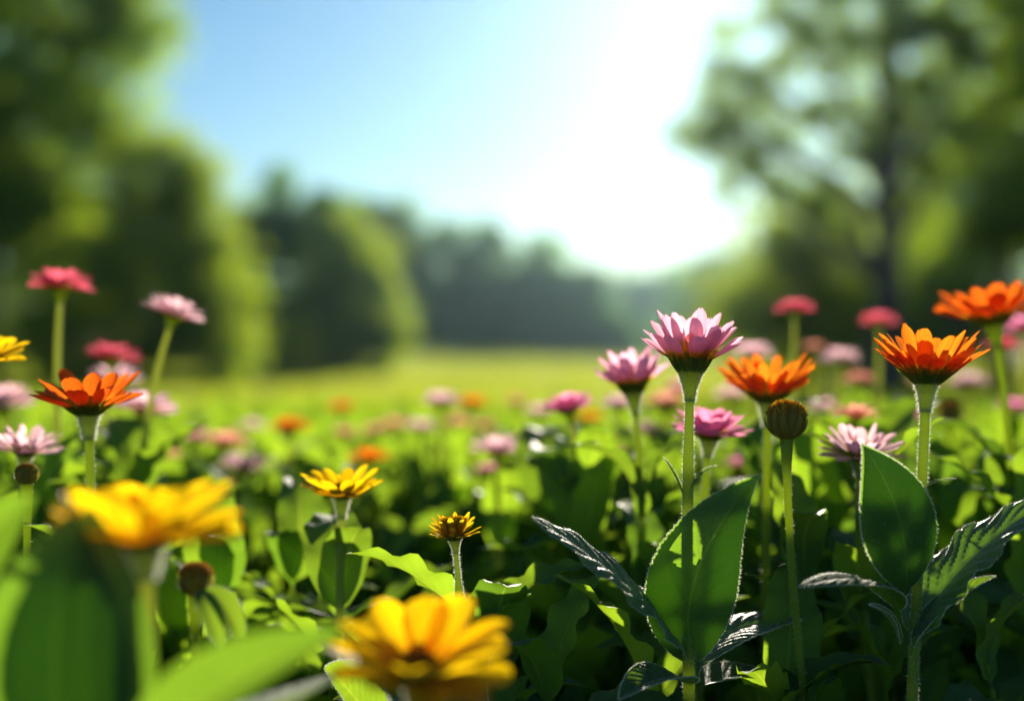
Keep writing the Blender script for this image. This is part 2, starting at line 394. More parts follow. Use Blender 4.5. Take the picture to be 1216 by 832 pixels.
# near left
tree('broadleaf_tree', 'tall dark tree rising out of the top left corner', 50, -20, 460,
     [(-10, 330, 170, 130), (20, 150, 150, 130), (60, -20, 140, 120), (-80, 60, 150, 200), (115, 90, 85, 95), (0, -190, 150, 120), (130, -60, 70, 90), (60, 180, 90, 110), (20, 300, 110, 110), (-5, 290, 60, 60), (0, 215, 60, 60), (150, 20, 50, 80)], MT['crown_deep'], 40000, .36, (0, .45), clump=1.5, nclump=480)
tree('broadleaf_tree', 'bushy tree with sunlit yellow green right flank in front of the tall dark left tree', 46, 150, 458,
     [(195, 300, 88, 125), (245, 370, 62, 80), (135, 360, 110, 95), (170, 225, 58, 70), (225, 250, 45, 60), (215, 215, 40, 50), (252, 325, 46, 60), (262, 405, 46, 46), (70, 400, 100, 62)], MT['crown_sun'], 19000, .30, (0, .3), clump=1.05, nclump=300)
tree('broadleaf_tree', 'dark round tree with a peaked top, just right of the bushy sunlit left tree', 74, 345, 452,
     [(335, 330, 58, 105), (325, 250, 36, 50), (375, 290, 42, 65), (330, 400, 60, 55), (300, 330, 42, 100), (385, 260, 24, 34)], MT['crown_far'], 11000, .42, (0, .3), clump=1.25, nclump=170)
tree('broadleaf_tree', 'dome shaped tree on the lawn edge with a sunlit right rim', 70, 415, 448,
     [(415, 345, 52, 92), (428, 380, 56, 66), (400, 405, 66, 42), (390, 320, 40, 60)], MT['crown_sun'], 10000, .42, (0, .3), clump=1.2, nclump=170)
far = [(455, [(455, 330, 46, 82), (470, 300, 32, 46)], 'hazy far tree directly behind the dome shaped lawn tree'),
       (525, [(515, 335, 50, 80), (540, 350, 45, 72)], 'broad flat topped hazy far tree, second from the left in the distant row'),
       (590, [(585, 348, 44, 72), (605, 370, 40, 55)], 'hazy far tree in the middle of the distant row'),
       (650, [(645, 358, 38, 68), (660, 380, 40, 45)], 'hazy far tree with a small peak, second from the right in its row'),
       (705, [(698, 378, 32, 52), (690, 395, 36, 30)], 'hazy far tree ending the distant row on its right')]
for cx, lb, tx in far:
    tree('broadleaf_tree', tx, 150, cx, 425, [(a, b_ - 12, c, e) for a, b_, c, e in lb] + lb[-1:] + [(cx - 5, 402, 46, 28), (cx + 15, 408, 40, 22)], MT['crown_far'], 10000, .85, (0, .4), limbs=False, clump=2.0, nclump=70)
far2 = [(745, [(745, 372, 42, 50)], 'palest distant tree, in the gap under the bright sky'),
        (800, [(800, 372, 40, 48)], 'pale distant tree below the brightest patch of sky'),
        (850, [(850, 360, 42, 58), (820, 380, 30, 34)], 'darker distant tree left of the yellow green bush'),
        (905, [(905, 362, 48, 58)], 'distant tree half hidden behind the yellow green bush')]
for i, (cx, lb, tx) in enumerate(far2):
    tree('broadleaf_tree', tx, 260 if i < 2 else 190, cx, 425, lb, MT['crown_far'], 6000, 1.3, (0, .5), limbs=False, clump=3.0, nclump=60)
# right
tree('broadleaf_tree', 'tall airy tree with a dark bare trunk and sky holes through its crown', 36, 1050, 440,
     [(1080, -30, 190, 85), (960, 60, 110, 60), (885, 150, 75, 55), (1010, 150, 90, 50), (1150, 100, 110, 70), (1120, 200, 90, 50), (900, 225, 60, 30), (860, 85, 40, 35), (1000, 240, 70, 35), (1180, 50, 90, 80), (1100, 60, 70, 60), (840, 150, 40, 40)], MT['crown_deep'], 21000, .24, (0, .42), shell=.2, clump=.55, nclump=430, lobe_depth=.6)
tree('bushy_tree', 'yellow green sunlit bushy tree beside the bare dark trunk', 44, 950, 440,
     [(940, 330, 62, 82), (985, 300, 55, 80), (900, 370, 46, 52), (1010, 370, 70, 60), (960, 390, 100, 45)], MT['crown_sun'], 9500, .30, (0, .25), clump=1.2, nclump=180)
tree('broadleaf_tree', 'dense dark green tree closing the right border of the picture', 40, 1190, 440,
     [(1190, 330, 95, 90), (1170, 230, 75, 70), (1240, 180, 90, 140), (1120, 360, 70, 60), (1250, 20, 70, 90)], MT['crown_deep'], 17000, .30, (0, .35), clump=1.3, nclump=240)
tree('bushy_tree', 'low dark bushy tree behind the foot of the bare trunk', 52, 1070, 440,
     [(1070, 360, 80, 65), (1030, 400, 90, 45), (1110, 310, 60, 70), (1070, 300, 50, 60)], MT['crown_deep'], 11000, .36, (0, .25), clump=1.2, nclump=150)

# ------------------------------------------------------------------ haze
mb = MB()
x0, x1, y0, y1, z0, z1 = -190, 190, -12, 330, -3.0, 34
v = [(x, y, z) for x in (x0, x1) for y in (y0, y1) for z in (z0, z1)]
mb.add(v, [[0, 1, 3, 2], [4, 6, 7, 5], [0, 4, 5, 1], [2, 3, 7, 6], [0, 2, 6, 4], [1, 5, 7, 3]])
m, n, out = new_mat('haze_air'); pv = n.nodes.new('ShaderNodeVolumePrincipled')
pv.inputs['Color'].default_value = (.56, .86, 1.0, 1); pv.inputs['Density'].default_value = .00010; pv.inputs['Anisotropy'].default_value = .86
n.links.new(pv.outputs[0], out.inputs['Volume'])
HAZE = True
if HAZE:
    hz = link('haze', mb.mesh('haze', m, smooth=False)); hz['kind'] = 'stuff'; hz['label'] = 'thin sunlit haze in the air over the meadow'

# ------------------------------------------------------------------ flower heads
def petal(mb, phi, r0, z0, e0, e1, ln, wid, ch=.25, nt_=9, nu=4, mat=0, notch=.05, twist=0.0, tipw=.62):
    t = np.linspace(0, 1, nt_ + 1); e = R(e0) + (R(e1) - R(e0)) * t
    ds = ln / nt_
    r = r0 + np.concatenate([[0], np.cumsum(np.cos(e[:-1]) * ds)]); z = z0 + np.concatenate([[0], np.cumsum(np.sin(e[:-1]) * ds)])
    rho = np.array([math.cos(phi), math.sin(phi), 0]); tau = np.array([-math.sin(phi), math.cos(phi), 0]); zz = np.array([0, 0, 1.])
    Tn = np.cos(e)[:, None] * rho + np.sin(e)[:, None] * zz; N = -np.sin(e)[:, None] * rho + np.cos(e)[:, None] * zz
    Sd = np.cross(Tn, N)
    a = (twist * t)[:, None]; N2 = N * np.cos(a) + Sd * np.sin(a); Sd = np.cross(Tn, N2); N = N2
    w = np.where(t < tipw, .38 + .62 * np.sin(np.clip(t / tipw, 0, 1) * math.pi / 2) ** 1.1, np.sqrt(np.maximum(1 - ((t - tipw) / (1.0 - tipw + .02)) ** 2, 0.02)))
    w = w * wid
    u = np.linspace(-1, 1, nu + 1)
    V = (r[:, None] * rho + z[:, None] * zz)[:, None] + Sd[:, None] * (u[None] * w[:, None])[..., None] + N[:, None] * (ch * w[:, None] * (u[None] ** 2) + .06 * w[:, None] * np.cos(u[None] * 7))[..., None]
    V = V + Tn[:, None] * (notch * ln * (t[:, None] ** 4) * -np.cos(u[None] * 6.28) * .5)[..., None]
    uv = np.stack(np.broadcast_arrays(t[:, None], (u[None] + 1) / 2), -1).reshape(-1, 2)
    mb.add(V.reshape(-1, 3), grid_faces(nt_ + 1, nu + 1), uv, random.random(), mat)

SPEC = {  # radii relative to a head of radius 1; z = 0 where the stalk starts to flare
 'pink':   dict(mat='pink', fh=.62, fr=.27, br=.52, bz=1.02, rows=[(13, .40, .84, 28, 40, .84, .185), (11, .34, .88, 45, 53, 1.0, .20), (8, .28, .90, 60, 68, 1.02, .17)], extra=('gold', 5, .40, .90, 58, 70, .50, .13)),
 'orange': dict(mat='orange', fh=.52, fr=.21, br=.52, bz=.78, rows=[(15, .42, .66, 36, 40, .56, .14), (17, .36, .70, 33, 43, .86, .135), (13, .30, .72, 47, 55, .92, .13)]),
 'fire':   dict(mat='fire', fh=.46, fr=.2, br=.46, bz=.66, rows=[(12, .36, .58, 20, 30, .74, .18), (11, .30, .62, 36, 48, .84, .17)]),
 'half':   dict(mat='gold', fh=.5, fr=.24, br=.40, bz=.70, rows=[(13, .34, .60, 12, 26, .72, .12), (12, .32, .64, 34, 46, .74, .12), (10, .28, .68, 54, 66, .84, .12)]),
 'saucer': dict(mat='yellow', fh=.34, fr=.2, br=.34, bz=.44, rows=[(10, .26, .40, 8, 20, .78, .25), (10, .22, .44, 26, 40, .86, .25)], disc=True),
 'calen':  dict(mat='yellow', fh=.52, fr=.2, br=.44, bz=.68, rows=[(12, .38, .60, 14, 26, .68, .18), (11, .30, .64, 30, 42, .78, .17)], disc=True),
 'daisy':  dict(mat='pink_pale', fh=.4, fr=.22, br=.38, bz=.55, rows=[(13, .30, .50, 6, 18, .74, .155), (11, .26, .54, 28, 44, .76, .15), (5, .2, .56, 50, 66, .66, .11)], disc=True),
 'mum':    dict(mat='magenta', fh=.46, fr=.24, br=.42, bz=.62, rows=[(13, .34, .56, 6, 22, .72, .16), (12, .28, .60, 26, 42, .72, .16), (10, .2, .64, 46, 64, .62, .15)]),
 'pom':    dict(mat='rose', fh=.36, fr=.25, br=.42, bz=.50, rows=[(13, .34, .46, 4, 8, .68, .18), (11, .28, .52, 20, 26, .68, .17), (8, .2, .56, 42, 46, .60, .16)]),
}
_cache = {}
def head_mesh(kind, petalmat, var, hi):
    key = (kind, petalmat, var, hi)
    if key in _cache: return _cache[key]
    s = SPEC[kind]; random.seed(hash(kind) % 1000 if False else sum(map(ord, kind)) * 13 + var)
    nt_, nu = (14, 6) if hi else (7, 4)
    mb = MB()
    for (n_p, r0, z0, e0, e1, ln, wd) in s['rows']:
        ph0 = random.uniform(0, 6.28)
        for i in range(n_p):
            j = random.uniform(-1, 1)
            petal(mb, ph0 + i / n_p * 6.283 + random.uniform(-.12, .12), r0 * .92, z0, e0 + j * 7, e1 + j * 10 + random.uniform(-6, 6), ln * random.uniform(.88, 1.08), wd * random.uniform(.85, 1.12), random.uniform(.12, .4), nt_, nu, 0, random.uniform(.0, .07), random.uniform(-.25, .25), random.uniform(.60, .76))
    if 'extra' in s:
        mt, n_p, r0, z0, e0, e1, ln, wd = s['extra']
        for i in range(n_p): petal(mb, 4.2 + i * .36 + random.uniform(-.1, .1) + (0 if i < 3 else 2.2), r0, z0, e0, e1, ln * random.uniform(.8, 1.2), wd, .2, nt_, nu, 1)
    zf = s['rows'][0][2]
    bloom = mb.mesh('bloom', [MT[petalmat], MT['salmon' if petalmat in ('pink',) else 'gold']])
    # calyx: flared neck and a ring of narrow bracts
    mb = MB(); a = np.linspace(0, 1, 12); k = 20 if hi else 12
    rs = .10; prof = rs + (s['fr'] - rs) * (a ** 1.6)
    pr = np.concatenate([prof, s['fr'] + (s['br'] * .66 - s['fr']) * np.linspace(.15, 1, 5)]); pz = np.concatenate([a * s['fh'], s['fh'] + (s['bz'] - s['fh']) * np.linspace(.1, .8, 5)])
    pr = np.concatenate([pr, [0.02]]); pz = np.concatenate([pz, [pz[-1] + .02]])
    an = np.arange(k) / k * 6.283
    V = np.stack([pr[:, None] * np.cos(an), pr[:, None] * np.sin(an), np.broadcast_to(pz[:, None], (len(pz), k))], -1)
    mb.add(V.reshape(-1, 3), grid_faces(len(pr), k, True), None, .35, 2)
    nb = 22 if hi else 14
    for row in range(2):
        for i in range(nb):
            ph = (i + row * .5) / nb * 6.283 + random.uniform(-.05, .05); z_ = s['fh'] * (.96 + .02 * row)
            dr, dz = s['br'] - s['fr'], s['bz'] - s['fh']
            ln = math.hypot(dr, dz) * random.uniform(.95, 1.2) * (1.08 - .12 * row); el = math.degrees(math.atan2(dz, dr))
            petal(mb, ph, s['fr'] * 1.0, z_, el + 6 + random.uniform(-5, 5), el - 4, ln, (.045 + .4 * s['fr'] / nb * 3) * random.uniform(.8, 1.1), -.45, 8 if hi else 5, 2, 0, 0, random.uniform(-.15, .15), .35)
    if hi:
        nh = 1500; ii = rng.uniform(0, 13, nh); i0 = ii.astype(int); fr = ii - i0; pa = rng.uniform(0, 6.283, nh)
        rr = pr[i0] * (1 - fr) + pr[i0 + 1] * fr; zz_ = pz[i0] * (1 - fr) + pz[i0 + 1] * fr
        hd = unit(np.stack([np.cos(pa), np.sin(pa), rng.normal(-.1, .3, nh)], 1))
        hair(mb, np.stack([rr * np.cos(pa), rr * np.sin(pa), zz_], 1), hd, .055, 1, .0038)
    calyx = mb.mesh('calyx', [MT['calyx'], MT['hair'], MT['stem']])
    mb = MB()
    zc = s['rows'][-1][2]
    rr = (.19 if kind == 'saucer' else .26) if s.get('disc') else .16
    a = np.linspace(0, 1, 7); V = np.stack([(rr * np.cos(a * 1.5708))[:, None] * np.cos(an), (rr * np.cos(a * 1.5708))[:, None] * np.sin(an), np.broadcast_to((zc - .08 + rr * .8 * np.sin(a * 1.5708))[:, None], (7, k))], -1)
    mb.add(V.reshape(-1, 3), grid_faces(7, k, True), None, .2)
    for i in range(70 if hi else 34):
        q = math.sqrt((i + .5) / (70 if hi else 34)); ph = i * 2.39996
        c0 = np.array([rr * q * math.cos(ph), rr * q * math.sin(ph), zc - .1 + rr * .8 * math.sqrt(max(0, 1 - q * q))]); dirv = unit(np.array([q * math.cos(ph) * .6, q * math.sin(ph) * .6, 1.]))
        tube(mb, np.stack([c0, c0 + dirv * .07, c0 + dirv * .13]), [.02, .022, .012], 5, 1 if q > .55 else 0)
    centre = mb.mesh('flower_centre', [MT['disc'], MT['disc_tip']])
    _cache[key] = (bloom, calyx, centre); return _cache[key]

def head_matrix(loc, axis, spin, r):
    q = Vector((0, 0, 1)).rotation_difference(Vector(axis).normalized()) @ Quaternion((0, 0, 1), spin)
    return Matrix.Translation(loc) @ q.to_matrix().to_4x4() @ Matrix.Scale(r, 4)

# generic leaves (local: base at origin, along +X, upper side +Z), shared by every plant
def proto_leaf(ln, w, arch, fold, curl, res, wave, mat, serr=0.0):
    mb = MB(); leaf(mb, [(0, 0, 0), (ln * .35, 0, ln * arch), (ln * .75, 0, ln * arch * 1.05), (ln, 0, ln * arch * .1 - ln * .05)], (0, 0, 1), w, fold, curl, res[0], res[1], wave=wave, mat=0, serr=serr, rip=.06)
    return mb.mesh('leaf', [mat, MT['hair']])
LEAVES = [proto_leaf(.110, .021, .22, 16, .1, (22, 8), .18, MT['leaf_soft'], .05), proto_leaf(.100, .024, .30, 22, .05, (22, 8), .10, MT['leaf'], .05),
          proto_leaf(.118, .019, .12, 10, .2, (22, 8), .22, MT['leaf_soft'], .05), proto_leaf(.095, .022, .36, 26, -.1, (22, 8), .12, MT['leaf_low'], .05)]

def add_leaf(root, at, az, el, sc, roll=0.0, which=None):
    me = LEAVES[random.randrange(4) if which is None else which]
    mw = Matrix.Translation(at) @ Matrix.Rotation(az, 4, 'Z') @ Matrix.Rotation(-el, 4, 'Y') @ Matrix.Rotation(roll, 4, 'X') @ Matrix.Scale(sc, 4)
    return link('leaf', me, root, mw=mw)

def flower(name, label, kind, px, py, d, w, mat=None, tilt=(0, 0), foot=None, var=0, hi=False, group=None, leaves=3, leaf_top=.40, stem='stem', spin=None, hairs=0, rs=None, lean=0.0, cat='flower', calyx_scale=1.0):
    """px, py: where calyx and neck meet; w: width of the head in photo pixels at depth d; tilt: (right, towards the camera) in degrees"""
    s = SPEC[kind]; mat = mat or s['mat']; r = w * .5 * F * d / 1.0
    ax = Vector((math.sin(R(tilt[0])), -math.sin(R(tilt[1])), math.cos(R(tilt[0])) * math.cos(R(tilt[1])))).normalized()
    neck = P(px, py, d); base = neck - ax * s['fh'] * r
    fx = px if foot is None else foot
    gxy = Vector(((fx - 608) * F * d, d + lean, 0)); gxy.z = float(gz(gxy.x, gxy.y))
    root = thing(name, label, cat, gxy, group)
    mw = head_matrix(base - gxy, ax, random.uniform(0, 6.28) if spin is None else spin, r)
    bl, ca, ce = head_mesh(kind, mat, var, hi)
    o = link('bloom', bl, root, mw=mw); link('calyx', ca, o); link('flower_centre', ce, o)
    L = (base - gxy).length
    bd = .0 if hi and d < 1.02 else .035
    pts = bez([(0, 0, 0), (random.uniform(-bd, bd), random.uniform(-bd, bd), L * .45), tuple(base - gxy - ax * L * .35), tuple(base - gxy + ax * .06 * r)], np.linspace(0, 1, 26))
    r0 = rs or .095 * r
    rad = r0 * (1.25 - .25 * np.linspace(0, 1, 26)); rad[-1] = .085 * r; rad[-2] = min(r0, .093 * r)
    mb = MB(); tube(mb, pts, rad, 10 if hi else 7, 0, hairs, 1)
    link('stem', mb.mesh('stem', [MT[stem], MT['hair']]), root)
    az = random.uniform(0, 6.28)
    for i in range(leaves):
        zt = leaf_top - .075 * i; t_ = min(.93, max(.12, zt / max(L, .1))); at = Vector(pts[int(t_ * 25)])
        for sgn in (0, math.pi):
            add_leaf(root, at, az + sgn + random.uniform(-.3, .3), R(random.uniform(20, 65)), random.uniform(.75, 1.1) * (1 + .12 * i), random.uniform(-.25, .25))
        az += 1.57
    return root, pts

def hero_leaf(root, p, n0, wid, name='leaf', mat='leaf_dark', label=None, **kw):
    """p: list of (px, py, d) of the midrib"""
    o = root.location
    mb = MB(); leaf(mb, [tuple(P(*q) - o) for q in p], n0, wid, **{**dict(nt_=120, nu=20, serr=.026, teeth=44, hairs=900), **kw})
    x = link(name, mb.mesh(name, [MT[mat], MT['hair']]), root)
    if label: x['label'] = label
    return x

# ------------------------------------------------------------------ the sharp plants
root, pts = flower('pink_daisy', 'sharp pale pink daisy with green cup, tallest in-focus bloom, above a big upright leaf', 'pink', 820, 441, 1.0, 116, tilt=(2, -3), foot=826, hi=True, leaves=0, hairs=3600, var=3, rs=.0037, spin=.4)
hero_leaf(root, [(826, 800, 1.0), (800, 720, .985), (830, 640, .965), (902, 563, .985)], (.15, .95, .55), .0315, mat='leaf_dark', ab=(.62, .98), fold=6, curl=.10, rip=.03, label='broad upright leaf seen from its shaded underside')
hero_leaf(root, [(822, 790, 1.0), (775, 715, .985), (705, 660, .96), (632, 614, .95)], (.32, -.24, .9), .031, mat='leaf_sheen', fold=9, curl=-.12, rip=.16, wave=.08, label='wrinkled leaf with a silvery sheen reaching left')
hero_leaf(root, [(830, 795, 1.005), (850, 745, 1.05), (900, 735, 1.09), (952, 737, 1.06)], (-.1, -.25, .95), .020, mat='leaf_sheen', fold=14, curl=-.12, rip=.12)
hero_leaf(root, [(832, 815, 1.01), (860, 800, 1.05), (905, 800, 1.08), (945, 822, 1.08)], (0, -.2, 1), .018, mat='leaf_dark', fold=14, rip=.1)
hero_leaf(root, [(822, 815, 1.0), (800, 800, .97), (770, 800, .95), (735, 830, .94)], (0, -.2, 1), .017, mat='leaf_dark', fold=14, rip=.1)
hero_leaf(root, [(826, 799, 1.005), (800, 718, .990), (831, 638, .970), (903, 562, .990)], (.15, .95, .55), .0315, mat='leaf_dark', ab=(.62, .98), fold=6, curl=.10, rip=.03, hairs=0, hole=(.64, .42, .13, .42))  # unseen leaf added to shade the upright one; its hole passes a sun patch
hero_leaf(root, [(812, 592, 1.0), (806, 572, .995), (797, 556, .99), (788, 543, .985)], (.5, -.3, .8), .0030, mat='leaf', fold=35, hairs=120, nt_=24, nu=6, serr=0, name='bract')
hero_leaf(root, [(814, 592, 1.0), (824, 568, .995), (836, 558, .99), (851, 553, .985)], (-.3, -.3, .9), .0028, mat='leaf', fold=35, hairs=120, nt_=24, nu=6, serr=0, name='bract')

root, pts = flower('orange_daisy', 'sharp orange daisy with red undersides, upright over the forked leafy stem', 'orange', 1100, 455, 1.0, 132, tilt=(3, -2), foot=1073, hi=True, leaves=0, hairs=3600, var=5, rs=.0034, spin=.2)
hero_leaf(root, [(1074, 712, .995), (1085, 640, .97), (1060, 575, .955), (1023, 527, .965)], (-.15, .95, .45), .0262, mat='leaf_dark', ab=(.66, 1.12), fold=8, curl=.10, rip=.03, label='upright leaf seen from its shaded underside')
hero_leaf(root, [(1078, 765, .995), (1110, 700, 1.0), (1165, 640, .985), (1260, 585, .97)], (-.35, -.22, .9), .034, mat='leaf_sheen', fold=12, curl=-.05, rip=.13, wave=.08, label='broad leaf with a bright silvery top reaching right')
hero_leaf(root, [(1070, 730, .995), (1052, 680, .96), (1000, 680, .93), (949, 697, .92)], (0, -.15, 1), .0165, mat='leaf', fold=12, curl=-.18, rip=.10)
hero_leaf(root, [(1082, 775, .99), (1105, 735, .985), (1140, 705, .985), (1182, 684, .98)], (-.35, -.2, .9), .0115, mat='leaf_dark', fold=30, rip=.1)
hero_leaf(root, [(1070, 770, 1.0), (1062, 735, 1.0), (1050, 725, 1.0), (1032, 718, .995)], (.1, -.2, 1), .0075, mat='leaf', fold=20, rip=.05, nt_=36, nu=10)
hero_leaf(root, [(1074, 710, 1.0), (1086, 638, .975), (1061, 573, .960), (1024, 526, .970)], (-.15, .95, .45), .0262, mat='leaf_dark', ab=(.66, 1.12), fold=8, curl=.10, rip=.03, hairs=0)  # hidden twin added just behind to keep sun off the upright leaf
hero_leaf(root, [(1080, 585, 1.0), (1095, 578, 1.0), (1115, 570, 1.0), (1134, 568, .99)], (-.2, -.3, 1), .0022, mat='leaf', fold=30, hairs=100, nt_=20, nu=6, serr=0, name='bract')

root, pts = flower('half_open_marigold', 'small half open golden marigold with a tufted centre and a hairy stem', 'half', 540, 640, 1.0, 66, mat='gold', tilt=(-5, 4), foot=545, hi=True, leaves=1, leaf_top=.22, hairs=4200, rs=.0034, var=1)
for ch in list(root.children):   # replace the low centre by a tall brush of florets
    if ch.name.startswith('bloom'):
        mb = MB(); random.seed(3)
        for i in range(110):
            q = math.sqrt((i + .5) / 110); ph = i * 2.39996; rr = .36 * q
            c0 = np.array([rr * math.cos(ph), rr * math.sin(ph), .58]); hgt = random.uniform(.62, .80) - .12 * q * q
            dv = np.array([.16 * q * math.cos(ph), .16 * q * math.sin(ph), 1.])
            tube(mb, np.stack([c0, c0 + dv * hgt * .55, c0 + dv * hgt * .85]), [.016, .018, .022], 5, 0 if i % 3 == 0 else 1, cap=False)
            for a_ in range(3):
                dd = np.array([math.cos(ph + a_ * 2.1) * .06, math.sin(ph + a_ * 2.1) * .06, .13]); p_ = c0 + dv * hgt * .83
                tube(mb, np.stack([p_, p_ + dd * .6, p_ + dd]), [.03, .022, .006], 4, 1)
        old = [k for k in ch.children if k.name.startswith('flower_centre')][0]
        old.data = mb.mesh('flower_centre', [MT['disc'], MT['disc_tip']])

# round bud
def bud(name, label, px, py, d, w, foot, tipmat='disc_tip', open_=.0, hairs=600, drop=False, hi=True, tilt=(0, 0)):
    r = w * .5 * F * d; c = P(px, py, d); gxy = Vector(((foot - 608) * F * d, d, 0))
    root = thing(name, label, 'flower bud', gxy); random.seed(int(px))
    ax = Vector((math.sin(R(tilt[0])), -math.sin(R(tilt[1])), 1)).normalized()
    mw = head_matrix(c - gxy, ax, random.uniform(0, 6), r)
    mb = MB(); a = np.linspace(-1.45, 1.5, 14); an = np.arange(16) / 16 * 6.283
    V = np.stack([(.93 * np.cos(a))[:, None] * np.cos(an), (.93 * np.cos(a))[:, None] * np.sin(an), np.broadcast_to((.98 * np.sin(a))[:, None], (14, 16))], -1)
    mb.add(V.reshape(-1, 3), grid_faces(14, 16, True), None, .2)
    for row, (lat, ln) in enumerate(((-70, 1.3), (-40, 1.2), (-10, 1.0))):
        nb = 11 + 3 * row
        for i in range(nb):
            ph = (i + .5 * (row % 2)) / nb * 6.283; la = R(lat); t = np.linspace(0, 1, 8); a_ = la + t * ln * 1.05
            w_ = (.17 - .02 * row) * np.sin(np.clip(t * 2.6 + .5, 0, 3.1)); rr = (1.0 + .02 + (.20 - .04 * row) * t ** 2 - .02 * row)[:, None]
            u = np.linspace(-1, 1, 4)
            pa = ph + (u[None] * w_[:, None]) / np.maximum(np.cos(a_), .3)[:, None]
            V = np.stack([rr * np.cos(a_)[:, None] * np.cos(pa), rr * np.cos(a_)[:, None] * np.sin(pa), np.broadcast_to(rr * np.sin(a_)[:, None] + .03 * t[:, None], (8, 4))], -1)
            mb.add(V.reshape(-1, 3), grid_faces(8, 4), None, random.random())
    b_ = link('bud_head', mb.mesh('bud_head', [MT['bud_scale'], MT['hair']]), root, mw=mw)
    mb = MB()
    for i in range(150):
        q = math.sqrt((i + .5) / 150) * .97; ph = i * 2.39996; c0 = np.array([q * math.cos(ph), q * math.sin(ph), math.sqrt(1 - q * q) * .9])
        dv = unit(c0 + np.array([0, 0, .5])); tube(mb, np.stack([c0, c0 + dv * .1, c0 + dv * random.uniform(.16, .26)]), [.05, .055, .02], 5, 0 if random.random() < .5 else 1)
    link('florets', mb.mesh('florets', [MT[tipmat], MT['disc']]), b_)
    e = c - gxy - ax * r * .9; L = e.length
    pts_ = bez([(0, 0, 0), (0, 0, L * .45), tuple(e - ax * L * .3), tuple(e)], np.linspace(0, 1, 24))
    mb = MB(); rad = np.full(24, .0028); rad[-1] = .005; rad[-2] = .0036
    tube(mb, pts_, rad, 9, 0, hairs, 1); link('stem', mb.mesh('stem', [MT['stem'], MT['hair']]), root)
    return root, pts_

root, _ = bud('round_bud', 'round closed green bud with an orange crown just below an orange daisy', 934, 499, 1.03, 46, 985)
for i in range(4): add_leaf(root, Vector(_[6 + 2 * i]), 1.0 + i * 1.57 + (i % 2) * .3, R(35), .8, 0, 3)
root, _ = bud('small_bud', 'small green bud under the pale pink daisy at the left edge', 32, 563, 1.06, 26, 44, tipmat='calyx', hairs=200)
root, _ = bud('spent_bud', 'faded orange brown bud with hanging withered sepals beside the big yellow bloom', 232, 688, .86, 40, 240, tipmat='disc', hairs=200)
hero_leaf(root, [(238, 698, .85), (262, 705, .84), (280, 735, .84), (287, 765, .84)], (.3, -.6, .7), .0085, mat='leaf', name='sepal', fold=10, nt_=30, nu=8, serr=0, hairs=60)
hero_leaf(root, [(236, 700, .85), (245, 712, .83), (256, 745, .83), (264, 770, .83)], (.3, -.8, .5), .0070, mat='leaf', name='sepal', fold=10, nt_=30, nu=8, serr=0, hairs=60)
root, _ = bud('brown_bud', 'small brownish blurred bud right of the sharp orange daisy stem', 1128, 490, 1.6, 26, 1130, tipmat='disc', hairs=0)

# ------------------------------------------------------------------ big blurred blooms in front
root, _ = flower('yellow_marigold', 'large blurred yellow bloom seen side on, close in front beside big round leaves', 'saucer', 172, 648, .69, 236, tilt=(0, 3), foot=165, leaves=0, stem='stem_pale', rs=.0050, hi=True, var=2)
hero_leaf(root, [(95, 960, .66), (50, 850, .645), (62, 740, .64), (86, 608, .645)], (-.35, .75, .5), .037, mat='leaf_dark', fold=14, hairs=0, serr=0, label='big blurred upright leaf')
hero_leaf(root, [(128, 950, .67), (98, 845, .655), (100, 735, .65), (108, 600, .655)], (-.35, .75, .5), .034, mat='leaf_dark', fold=14, hairs=0, serr=0)  # extra leaf added as a sun blocker, leaving the big leaf's left strip lit
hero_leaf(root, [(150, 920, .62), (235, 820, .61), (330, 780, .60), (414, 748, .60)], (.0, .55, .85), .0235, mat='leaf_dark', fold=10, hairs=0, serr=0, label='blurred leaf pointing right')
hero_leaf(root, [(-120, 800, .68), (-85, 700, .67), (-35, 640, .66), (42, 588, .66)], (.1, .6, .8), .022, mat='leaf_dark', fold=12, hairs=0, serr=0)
hero_leaf(root, [(180, 900, .60), (290, 860, .66), (350, 840, .72), (395, 800, .78)], (.0, .6, .8), .02, mat='leaf_soft', fold=12, hairs=0)
root, _ = flower('yellow_marigold', 'blurred yellow marigold in front, tipped forward to show its open centre', 'saucer', 497, 803, .72, 222, tilt=(2, 13), foot=500, leaves=0, stem='stem_pale', rs=.005, hi=True, var=4)
hero_leaf(root, [(470, 900, .9), (440, 850, .93), (415, 815, .95), (385, 792, .96)], (.3, .85, .45), .026, mat='leaf_soft', fold=8, label='bright translucent leaf')
hero_leaf(root, [(540, 880, .9), (535, 830, .93), (552, 795, .95), (580, 762, .96)], (.2, .9, .35), .020, mat='leaf_soft', fold=8)

